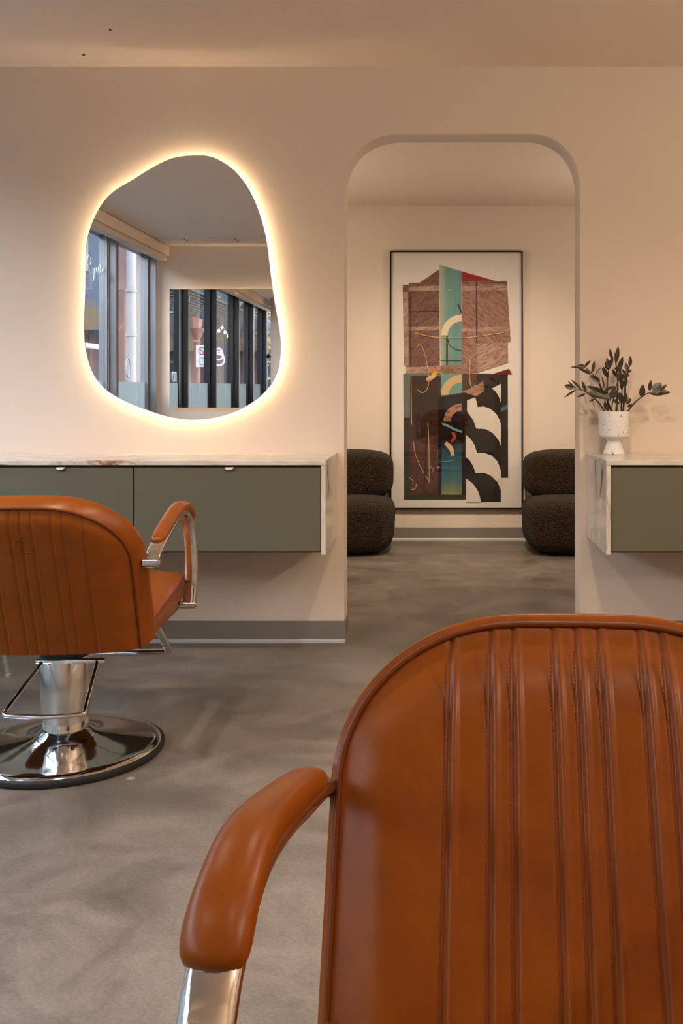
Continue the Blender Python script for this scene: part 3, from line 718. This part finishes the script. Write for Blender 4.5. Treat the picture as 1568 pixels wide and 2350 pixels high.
def panel(name, fn, zt, zb, sign, parent, amp, flare, asym, m, W=W, roll_amp=.020, roll_w=.030):
    xs_ = [-W + 2 * W * i / 240 for i in range(241)]
    # denser at the rounded corners
    xs_ = sorted(set([round(x, 5) for x in xs_] + [round(s * (W - .02 * (k / 12) ** 2), 5) for k in range(12) for s in (1, -1)]))
    NZ = 70; vs = []; fs = []
    for x in xs_:
        zt_ = ztop(x, zt, W)
        for j in range(NZ + 1):
            t = 1 - (1 - j / NZ) ** 1.35
            z = zb + (zt_ - zb) * t
            d = (max(W - abs(x), 1e-4) ** -3 + max(zt_ - z, 1e-4) ** -3) ** (-1 / 3)
            roll = -roll_amp * math.exp(-(max(0, d) / roll_w) ** 1.7)
            g = groove(x, z, zt, amp, flare, asym) * min(1.0, max(0.0, (zt_ - z) / .012 + .35))
            vs.append((x, fn(x, z) + sign * (roll + .012 + g), z))
    n_ = NZ + 1
    for i in range(len(xs_) - 1):
        for j in range(NZ): fs.append((i * n_ + j, (i + 1) * n_ + j, (i + 1) * n_ + j + 1, i * n_ + j + 1))
    return mesh_obj(name, vs, fs, m, parent, 180)
def outline(fn, zt, zb, sign, W=W, inset=.008):
    pts = []
    N1, N2 = 22, 90
    edge = lambda x, z: Vector((x, fn(x, z) - sign * inset, z))
    zs = ztop(W, zt, W)
    for j in range(N1): pts.append(edge(-W, zb + (zs - zb) * j / N1))
    for k in range(N2 + 1):
        u = -1 + 2 * k / N2; x = W * math.sin(u * math.pi / 2) ** 1 if abs(u) < 1 else W * u
        pts.append(edge(x, ztop(x, zt, W)))
    for j in range(N1 - 1, -1, -1): pts.append(edge(W, zb + (zs - zb) * j / N1))
    return pts
def salon_chair(name, loc, rz, label, front_detail=True):
    t = thing(name, loc, label, 'salon chair', rz)
    ZTF, ZBF, ZTB, ZBB = .821, .395, .802, .362
    br = panel('backrest', front_y, ZTF, ZBF, 1, t, .0044, .062, -1.0, LEATHER, roll_amp=.034, roll_w=.042)
    bp = panel('back_panel', back_y, ZTB, ZBB, -1, t, .0036, .05, .25, LEATHER, WB)
    fo = outline(front_y, ZTF, ZBF, 1, inset=.021); bo = outline(back_y, ZTB, ZBB, -1, WB)
    n_ = len(fo); K = 10; vs = []; fs = []
    cz = .58
    for i in range(n_):
        tg = fo[min(i + 1, n_ - 1)] - fo[max(i - 1, 0)]
        o_ = Vector((-tg.z, 0, tg.x)); o_ = o_ / max(o_.length, 1e-6)
        if o_.dot(fo[i] - Vector((0, fo[i].y, cz))) < 0: o_ = -o_
        if i in (0, n_ - 1): o_ = Vector((math.copysign(1, fo[i].x), 0, 0))
        for k in range(K + 1):
            s = k / K
            vs.append(fo[i].lerp(bo[i], s) + o_ * .016 * math.sin(math.pi * s ** .6) ** .7)
    for i in range(n_ - 1):
        for k in range(K): fs.append((i * (K + 1) + k, (i + 1) * (K + 1) + k, (i + 1) * (K + 1) + k + 1, i * (K + 1) + k + 1))
    fs += [tuple(range(K + 1)) + tuple((n_ - 1) * (K + 1) + K - k for k in range(K + 1))]
    mesh_obj('rim_band', vs, fs, LEATHER, t, 60)
    tube('piping', [p + Vector((0, .001, 0)) for p in fo], .0042, PIPING, t, n=8)
    tube('piping', [p - Vector((0, .001, 0)) for p in bo], .0038, PIPING, t, n=8)
    # stitched seams along the front pleats
    for p in PLE:
        vs = []; fs = []; nst = 84
        for j in range(nst):
            z0 = ZBF + .02 + (ztop(p, ZTF) - .022 - ZBF - .02) * j / nst; z1 = z0 + .0029
            k0 = p * (1 + .062 * (ZTF - z0)) + .0042
            y = front_y(k0, z0) + .012 + .0042 * -.30
            b_ = len(vs)
            for (dx, dz, dy) in ((-.0005, 0, 0), (.0005, 0, 0), (.0005, z1 - z0, 0), (-.0005, z1 - z0, 0)):
                vs.append((k0 + dx, y + .0009 - (dz * .44), z0 + dz)); 
            for (dx, dz) in ((-.0011, -.0004), (.0011, -.0004), (.0011, z1 - z0 + .0004), (-.0011, z1 - z0 + .0004)):
                vs.append((k0 + dx, y - .0018 - (dz * .44), z0 + dz))
            fs += [(b_, b_ + 1, b_ + 2, b_ + 3)] + [(b_ + q_, b_ + (q_ + 1) % 4, b_ + 4 + (q_ + 1) % 4, b_ + 4 + q_) for q_ in range(4)]
        mesh_obj('stitch_seam', vs, fs, THREAD, br)
    # blind-stamped emblem on the outer back
    em = bmesh.new()
    def ey(x, z): return back_y(x, z) - .0125
    for z, a_, b_ in ((.722, -.030, .026), (.681, -.030, .030), (.676, -.030, .030)):
        box_bm(em, a_, b_, ey(0, z) - .0012, ey(0, z) + .003, z, z + .0016)
    bm_obj('embossed_emblem', em, LEATHER, bp)
    sc_ = catmull([(-.018, 0, .693), (-.012, 0, .712), (-.006, 0, .696), (-.004, 0, .71), (.003, 0, .695), (.006, 0, .706), (.012, 0, .695), (.020, 0, .700)], 6)
    tube('embossed_script', [Vector((p.x, ey(p.x, p.z), p.z)) for p in sc_], .0011, LEATHER, bp, n=6)
    # seat
    bm = bmesh.new(); box_bm(bm, -.284, .284, -.150, .355, .365, .422, .014, 3)
    bm_obj('seat_base', bm, LEATHER, t, 50)
    bm = bmesh.new(); g = bmesh.ops.create_grid(bm, x_segments=28, y_segments=24, size=1.0)
    for vv in bm.verts:
        u, w_ = vv.co.x, vv.co.y
        ex = max(abs(u), abs(w_)); e8 = (abs(u) ** 6 + abs(w_) ** 6)
        vv.co = Vector((u * .292, .125 + w_ * .245, .462 + .030 * (1 - u * u * .9) * (w_ + .30) + .010 * u * u - .022 * min(1, e8) + .026 * w_))
    r_ = bmesh.ops.extrude_face_region(bm, geom=bm.faces[:])
    for vv in [e for e in r_['geom'] if isinstance(e, bmesh.types.BMVert)]: vv.co.z = .405
    st_ = bm_obj('seat', bm, LEATHER, t, 60)
    loop = [(-.291, -.10, .428), (-.293, .14, .452), (-.291, .345, .478), (-.275, .366, .480), (0, .372, .478), (.275, .366, .480), (.291, .345, .478), (.293, .14, .452), (.291, -.10, .428)]
    tube('seat_piping', catmull(loop, 6), .004, PIPING, st_, n=8)
    box('seat_pan', -.16, .16, -.12, .18, .345, .366, BLACKM, t, bevel=.004)
    # armrests
    for s in (1, -1):
        ap = [(.322, -.244, .620), (.321, -.218, .642), (.320, -.165, .662), (.320, -.05, .690), (.321, .06, .716), (.323, .14, .724), (.324, .20, .713), (.326, .250, .678), (.327, .284, .620), (.328, .300, .545), (.327, .302, .470), (.325, .298, .425), (.322, .292, .388)]
        P = catmull([(s * x, y, z) for x, y, z in ap], 7)
        fr_ = tube('arm_frame', P, .0225, CHROME, t, rb=.013, n=20, side=(1, 0, 0), expo=2.6)
        pp = [(.318, -.166, .674), (.319, -.10, .694), (.320, 0, .719), (.322, .09, .738), (.324, .15, .742), (.325, .195, .732), (.326, .225, .716), (.327, .250, .690)]
        P = catmull([(s * x, y, z) for x, y, z in pp], 8); n_ = len(P)
        pr, ph = [], []
        for i in range(n_):
            u = i / (n_ - 1); e_ = (1 - abs(2 * u - 1) ** 14) ** .5 if 0 < u < 1 else 0.0
            pr.append(max(.004, (.0215 + .0075 * u) * (.35 + .65 * e_))); ph.append(max(.004, (.015 + .005 * u) * (.35 + .65 * e_)))
        ends = []
        vs, fs = sweep(P, pr, ph, 24, False, (1, 0, 0), True, 2.5)
        mesh_obj('arm_pad', vs, fs, LEATHER, t, 70)
        tube('arm_bracket', [(s * .300, -.244, .628), (s * .342, -.244, .628)], .0125, STEEL, t, n=20)
        tube('bracket_cap', [(s * .3422, -.244, .628), (s * .348, -.244, .628)], .007, CHROME, t, n=16)
        tube('arm_bracket', [(s * .275, .290, .390), (s * .344, .290, .390)], .0125, STEEL, t, n=20)
        tube('bracket_cap', [(s * .3442, .290, .390), (s * .350, .290, .390)], .007, CHROME, t, n=16)
    # pedestal
    lathe('piston', [(0, .12), (.034, .12), (.034, .346), (0, .346)], STEEL, t, 32)
    lathe('top_plate', [(0, .305), (.074, .305), (.07, .345), (0, .345)], BLACKM, t, 40)
    lathe('column_sleeve', [(.0735, .128), (.0785, .300), (.0765, .304), (.0745, .300), (.0715, .130)], STEEL, t, 56)
    lathe('column_collar', [(.0695, .066), (.0705, .128), (.069, .130), (.062, .130), (.062, .066)], CHROME, t, 56)
    b_ = lathe('base_plate', [(0, .088), (.060, .084), (.075, .074), (.088, .062), (.11, .052), (.15, .043), (.20, .035), (.245, .030), (.270, .030), (.282, .027), (.289, .019), (.289, .010), (0, .010)], CHROME, t, 96)
    lathe('rubber_rim', [(.2895, .004), (.298, .004), (.300, .010), (.298, .018), (.2895, .021)], BLACKP, b_, 96)
    lathe('rubber_foot', [(0, 0), (.294, 0), (.294, .0095), (0, .0095)], BLACKP, b_, 96)
    # pump lever loop at the back
    lp = [(-.048, -.07, .300), (-.052, -.10, .285), (-.083, -.235, .218), (-.086, -.258, .206), (-.076, -.268, .201), (.03, -.272, .197), (.124, -.268, .201), (.138, -.258, .206), (.135, -.235, .218), (.122, -.10, .285), (.118, -.07, .300)]
    tube('pump_lever', catmull(lp, 6), .0062, CHROME, t, n=14)
    tube('lever_axle', [(-.064, -.07, .301), (.142, -.07, .301)], .008, CHROME, t, n=14)
    # footrest
    fp = [(-.19, .30, .362), (-.195, .36, .30), (-.212, .46, .20), (-.207, .485, .182), (-.18, .492, .178), (0, .494, .177), (.18, .492, .178), (.207, .485, .182), (.212, .46, .20), (.195, .36, .30), (.19, .30, .362)]
    tube('footrest', catmull(fp, 6), .0125, CHROME, t, n=16)
    return t
CH_A = salon_chair('salon_chair', (-1.130, 3.094, 0), R(2.1), 'tan leather salon chair seen from behind at the left, facing the long counter')
CH_B = copy_tree(CH_A)
CH_B.location = (0.174, 0.985, 0); CH_B.rotation_euler = (0, 0, R(180 - 2.9))
CH_B['label'] = 'large foreground tan leather salon chair facing the camera at the lower right'
for c_ in (CH_A, CH_B): c_['group'] = 'tan leather salon chairs'

# pale green stool whose leg shows behind the left chair
SAGE = mat('pale_green_metal', (0.30, 0.33, 0.24, 1), 0.45)
so = thing('stool', (-1.85, 3.70, 0), 'pale green thin legged stool mostly hidden behind the left salon chair', 'stool')
lathe('seat', [(0, .54), (.165, .54), (.175, .548), (.175, .565), (.165, .575), (0, .577)], SAGE, so, 40)
for sx in (1, -1):
    for sy in (1, -1):
        l_ = tube('leg', [(sx * .12, sy * .12, .545), (sx * .204, sy * .192, .012)], .0075, SAGE, so, n=12)
        lathe('foot', [(0, 0), (.011, 0), (.011, .010), (.008, .014), (0, .014)], SAGE, l_, 16, loc=(sx * .205, sy * .193, 0))

# ------------------------------------------------------------------ the street outside (only seen in the mirror)
PAVE = mat('pavement', (0.09, 0.088, 0.085, 1), 0.8)
box('ground', -26, -2.95, -26, 26, -.2, -.02, PAVE, kind='structure')
PINK = m_wall('rose_render', (0.115, 0.068, 0.064, 1)); GREYR = m_wall('grey_render', (0.062, 0.060, 0.060, 1)); BRICK = m_wall('brick_render', (0.070, 0.036, 0.027, 1)); BLUEG = m_wall('slate_blue_render', (0.050, 0.062, 0.085, 1)); TANAW = m_wall('ochre_awning', (0.085, 0.062, 0.034, 1)); PALEF = mat('far_white_paint', (0.16, 0.16, 0.165, 1), 0.6)
WIN = mat('far_window', (0.02, 0.025, 0.03, 1), 0.25)
SHOP = mat('lit_shop_window', (0.2, 0.17, 0.12, 1), 0.4, emit=(1.0, 0.75, 0.45, 1), estr=0.9)
def building(x, y0, y1, h, m, label, floors, cols):
    b_ = thing('building', (x, (y0 + y1) / 2, 0), label, 'building')
    hw = (y1 - y0) / 2
    box('wall', -4, 0, -hw, hw, 0, h, m, b_); box('cornice', -4.1, .18, -hw, hw, h, h + .3, GREYR, b_)
    fh = (h - 3.2) / max(floors, 1)
    for f in range(floors):
        for c in range(cols):
            yc = -hw + (c + .5) * 2 * hw / cols; zc = 3.4 + f * fh + fh * .45
            w_ = box('window', .0, .06, yc - .55, yc + .55, zc - .75, zc + .75, PALEF, b_)
            box('pane', .061, .075, yc - .47, yc + .47, zc - .67, zc + .67, WIN, w_)
    for c in range(cols):
        yc = -hw + (c + .5) * 2 * hw / cols
        w_ = box('shopfront', .0, .06, yc - 1.0, yc + 1.0, .5, 2.5, DARKALU, b_)
        box('pane', .061, .075, yc - .92, yc + .92, .6, 2.4, SHOP if (c % 3 == 1) else WIN, w_)
    box('fascia', .0, .35, -hw + .1, hw - .1, 2.65, 3.05, m, b_)
building(-14, -22, -9, 6.6, PINK, 'rose rendered building across the street, furthest behind, in the mirror', 1, 4)
building(-14.4, -8.8, 1.5, 5.8, GREYR, 'grey building across the street in the middle of the mirror view', 1, 4)
building(-14, 1.7, 12, 6.4, BRICK, 'brick red building across the street, seen doubly reflected in the mirror', 1, 4)
building(-13, 12.2, 24, 6.0, GREYR, 'pale grey building at the far end of the street in the mirror', 1, 4)
# blocks closing both ends of the street
def end_block(y, face, x0, x1, upper, band, lower, label):
    """face +1: the front looks towards +Y"""
    b_ = thing('building', ((x0 + x1) / 2, y, 0), label, 'building')
    hw = (x1 - x0) / 2; f = face
    def bx(nm, a0, a1, d0, d1, z0, z1, m, p):
        q0, q1 = sorted((f * d0, f * d1)); return box(nm, a0, a1, q0, q1, z0, z1, m, p)
    bx('lower_wall', -hw, hw, -3, 0, 0, 2.15, lower, b_)
    bx('upper_wall', -hw, hw, -3, -.02, 2.15, 6.2, upper, b_)
    bx('awning', -hw, hw, 0, .9, 2.55, 2.9, band, b_); bx('awning_valance', -hw, hw, .9, .94, 2.3, 2.75, TANAW, b_)
    n_ = int(2 * hw / 1.5)
    for c in range(n_):
        xc = -hw + (c + .5) * 2 * hw / n_
        w_ = bx('window', xc - .4, xc + .4, 0, .05, .95, 2.0, PALEF, b_); bx('pane', xc - .33, xc + .33, .051, .06, 1.02, 1.93, WIN, w_)
        w_ = bx('window', xc - .45, xc + .45, -.019, .03, 3.6, 5.0, PALEF, b_); bx('pane', xc - .38, xc + .38, .031, .04, 3.67, 4.93, WIN, w_)
end_block(-12.5, 1, -13.5, -3.6, BLUEG, GREYR, PINK, 'slate blue and rose building closing the street behind, seen in the mirror')
end_block(22, -1, -12.5, -2.6, GREYR, BRICK, PINK, 'grey building with a brick red awning closing the street ahead, doubly reflected')
# slatted canopy over the pavement
cn = thing('slatted_canopy', (0, 0, 0), 'grey slatted canopy over the pavement, high in the rectangular mirror', 'canopy')
for k in range(10):
    x = -3.7 - k * .15
    box('slat', x - .05, x + .05, 3.5, 15, 2.62 + .004 * k, 2.65 + .004 * k, GREYR, cn)
for yy in (3.6, 9.2, 14.9): box('rafter', -5.25, -3.6, yy - .05, yy + .05, 2.70, 2.80, DARKALU, cn)
for yy in (3.6, 9.2, 14.9): box('post', -5.25, -5.15, yy - .05, yy + .05, -.02, 2.70, DARKALU, cn)
# handrail, downpipe
rl = thing('handrail', (0, 0, 0), 'pale metal handrail on the pavement outside the windows', 'railing')
tube('rail', [(-4.2, -7, 1.64), (-4.2, -1.2, 1.64)], .035, PALEF, rl, n=12)
for yy in (-6.5, -4.2, -2.0): tube('post', [(-4.2, yy, -.02), (-4.2, yy, 1.64)], .022, PALEF, rl, n=10)
dp = thing('downpipe', (0, 0, 0), 'white drain pipe with collars on the rose pier outside', 'pipe')
tube('pipe', [(-3.35, -2.45, -.02), (-3.35, -2.45, 3.4)], .05, PALEF, dp, n=16)
for z in (.7, 1.7, 2.2): tube('collar', [(-3.35, -2.45, z), (-3.35, -2.45, z + .03)], .064, PALEF, dp, n=16)
pi_ = thing('pier', (0, 0, 0), 'rose painted masonry pier outside beside the window wall', 'pier')
box('shaft', -3.62, -3.40, -3.30, -2.70, -.02, 3.5, PINK, pi_, bevel=.01); box('cap', -3.66, -3.36, -3.34, -2.66, 3.5, 3.62, GREYR, pi_)
# red street lamp and round-symbol sign
LR = mat('red_lamp_paint', (0.13, 0.035, 0.026, 1), 0.5)
lm = thing('street_lamp', (-5.75, 13.4, -.02), 'red cast iron street lamp with lantern outside, reflected in the mirrors', 'street lamp')
lathe('post', [(0, 0), (.17, 0), (.17, .25), (.11, .32), (.09, .5), (.075, 2.2), (.10, 2.26), (.07, 2.32), (.17, 2.55), (.19, 2.6), (0, 2.6)], LR, lm, 20)
lathe('lantern', [(0, 2.6), (.10, 2.6), (.16, 2.9), (0, 2.9)], mat('lantern_glass', (0.14, 0.07, 0.05, 1), 0.4, emit=(1.0, 0.32, 0.22, 1), estr=0.45), lm, 6)
lathe('lantern_roof', [(0, 3.1), (.03, 3.08), (.20, 2.92), (.20, 2.9), (0, 2.9)], LR, lm, 6)
sg = thing('parking_sign', (-5.58, 13.2, 0), 'white sign with a red ring above a grey ring, on the red street lamp', 'sign')
box('plate', -.15, .15, -.01, .01, 1.62, 2.16, mat('sign_white', (.5, .5, .5, 1), .5), sg, bevel=.004)
REDS = mat('sign_red', (0.5, 0.03, 0.03, 1), 0.5); GRYS = mat('sign_grey', (0.3, 0.3, 0.3, 1), 0.5)
for zc, mm in ((2.02, REDS), (1.77, GRYS)):
    tube('ring', [(.085 * math.cos(2 * math.pi * k / 24), -.013, zc + .085 * math.sin(2 * math.pi * k / 24)) for k in range(24)], .012, mm, sg, n=8, closed=True)
tube('bar', [(-.06, -.013, 2.08), (.06, -.013, 1.96)], .010, REDS, sg, n=8)
# neon, lanterns, string lights
NEON = mat('violet_neon', (0.5, 0.3, 0.9, 1), 0.5, emit=(0.55, 0.22, 1.0, 1), estr=7)
ns = thing('neon_sign', (-5.95, 16.9, 2.0), 'small violet neon sign glowing across the street, deep in the mirror', 'neon sign')
for k in range(3):
    tube('neon_tube', [(.16 * math.cos(a_) * (1 - .25 * k), 0, .12 * k - .1 + .16 * math.sin(a_) * (1 - .25 * k)) for a_ in [2 * math.pi * i / 20 for i in range(20)]], .022, NEON, ns, n=8, closed=True)
box('backing', -.25, .25, .03, .06, -.35, .45, BLACKM, ns)
box('post', -.02, .02, .03, .07, -2.02, -.35, BLACKM, ns)
BULB = mat('warm_bulb', (1, .9, .7, 1), 0.5, emit=(1, .75, .4, 1), estr=9)
sl = thing('string_lights', (0, 0, 0), 'string of small warm bulbs hung under the canopy outside', 'string lights')
P = [Vector((-4.6, 9.2 + i * .33, 2.50 - .16 * math.sin(math.pi * ((i % 5) / 5)))) for i in range(11)]
tube('wire', P, .006, BLACKM, sl, n=6)
for p in P: lathe('bulb', [(0, -.09), (.022, -.075), (.03, -.05), (.018, -.01), (0, 0)], BULB, sl, 10, loc=tuple(p))
# autumn tree
BARK = mat('bark', (0.10, 0.075, 0.06, 1), 0.9); YEL = mat('autumn_leaf', (0.16, 0.105, 0.022, 1), 0.7)
tree = thing('street_tree', (-4.0, 17.2, -.02), 'street tree with thin yellow autumn leaves, deep in the mirror', 'tree')
rng = random.Random(3)
tube('trunk', catmull([(0, 0, 0), (.05, 0, 1.0), (-.03, .05, 1.9), (.02, 0, 2.6)], 4), [.11 - .004 * i for i in range(13)], BARK, tree, n=8)
vs, fs = [], []
for k in range(16):
    a_ = k * 2.4; h0 = 1.3 + .09 * k; L_ = rng.uniform(1.0, 1.8)
    tip = Vector((math.cos(a_) * L_, math.sin(a_) * L_, h0 + rng.uniform(.5, 1.4)))
    tube('branch', catmull([(0, 0, h0), (tip.x * .5, tip.y * .5, h0 + (tip.z - h0) * .6), tip], 4), [.04 - .0042 * i for i in range(9)], BARK, tree, n=6)
    for q_ in range(60):
        c = Vector((0, 0, h0)).lerp(tip, rng.uniform(.3, 1.05)) + Vector((rng.gauss(0, .25), rng.gauss(0, .25), rng.gauss(0, .22)))
        e1 = Vector((rng.gauss(0, 1), rng.gauss(0, 1), rng.gauss(0, 1))).normalized() * .06; e2 = e1.orthogonal().normalized() * .04
        b_ = len(vs); vs += [c - e1, c + e2, c + e1, c - e2]; fs.append((b_, b_ + 1, b_ + 2, b_ + 3))
mesh_obj('foliage', vs, fs, YEL, tree, kind='stuff')
# faint emitters need no light sampling of their own
for m_ in bpy.data.materials:
    if m_.name in ('lamp_lens', 'warm_bulb', 'violet_neon', 'lantern_glass', 'lit_shop_window'):
        m_.cycles.emission_sampling = 'NONE'
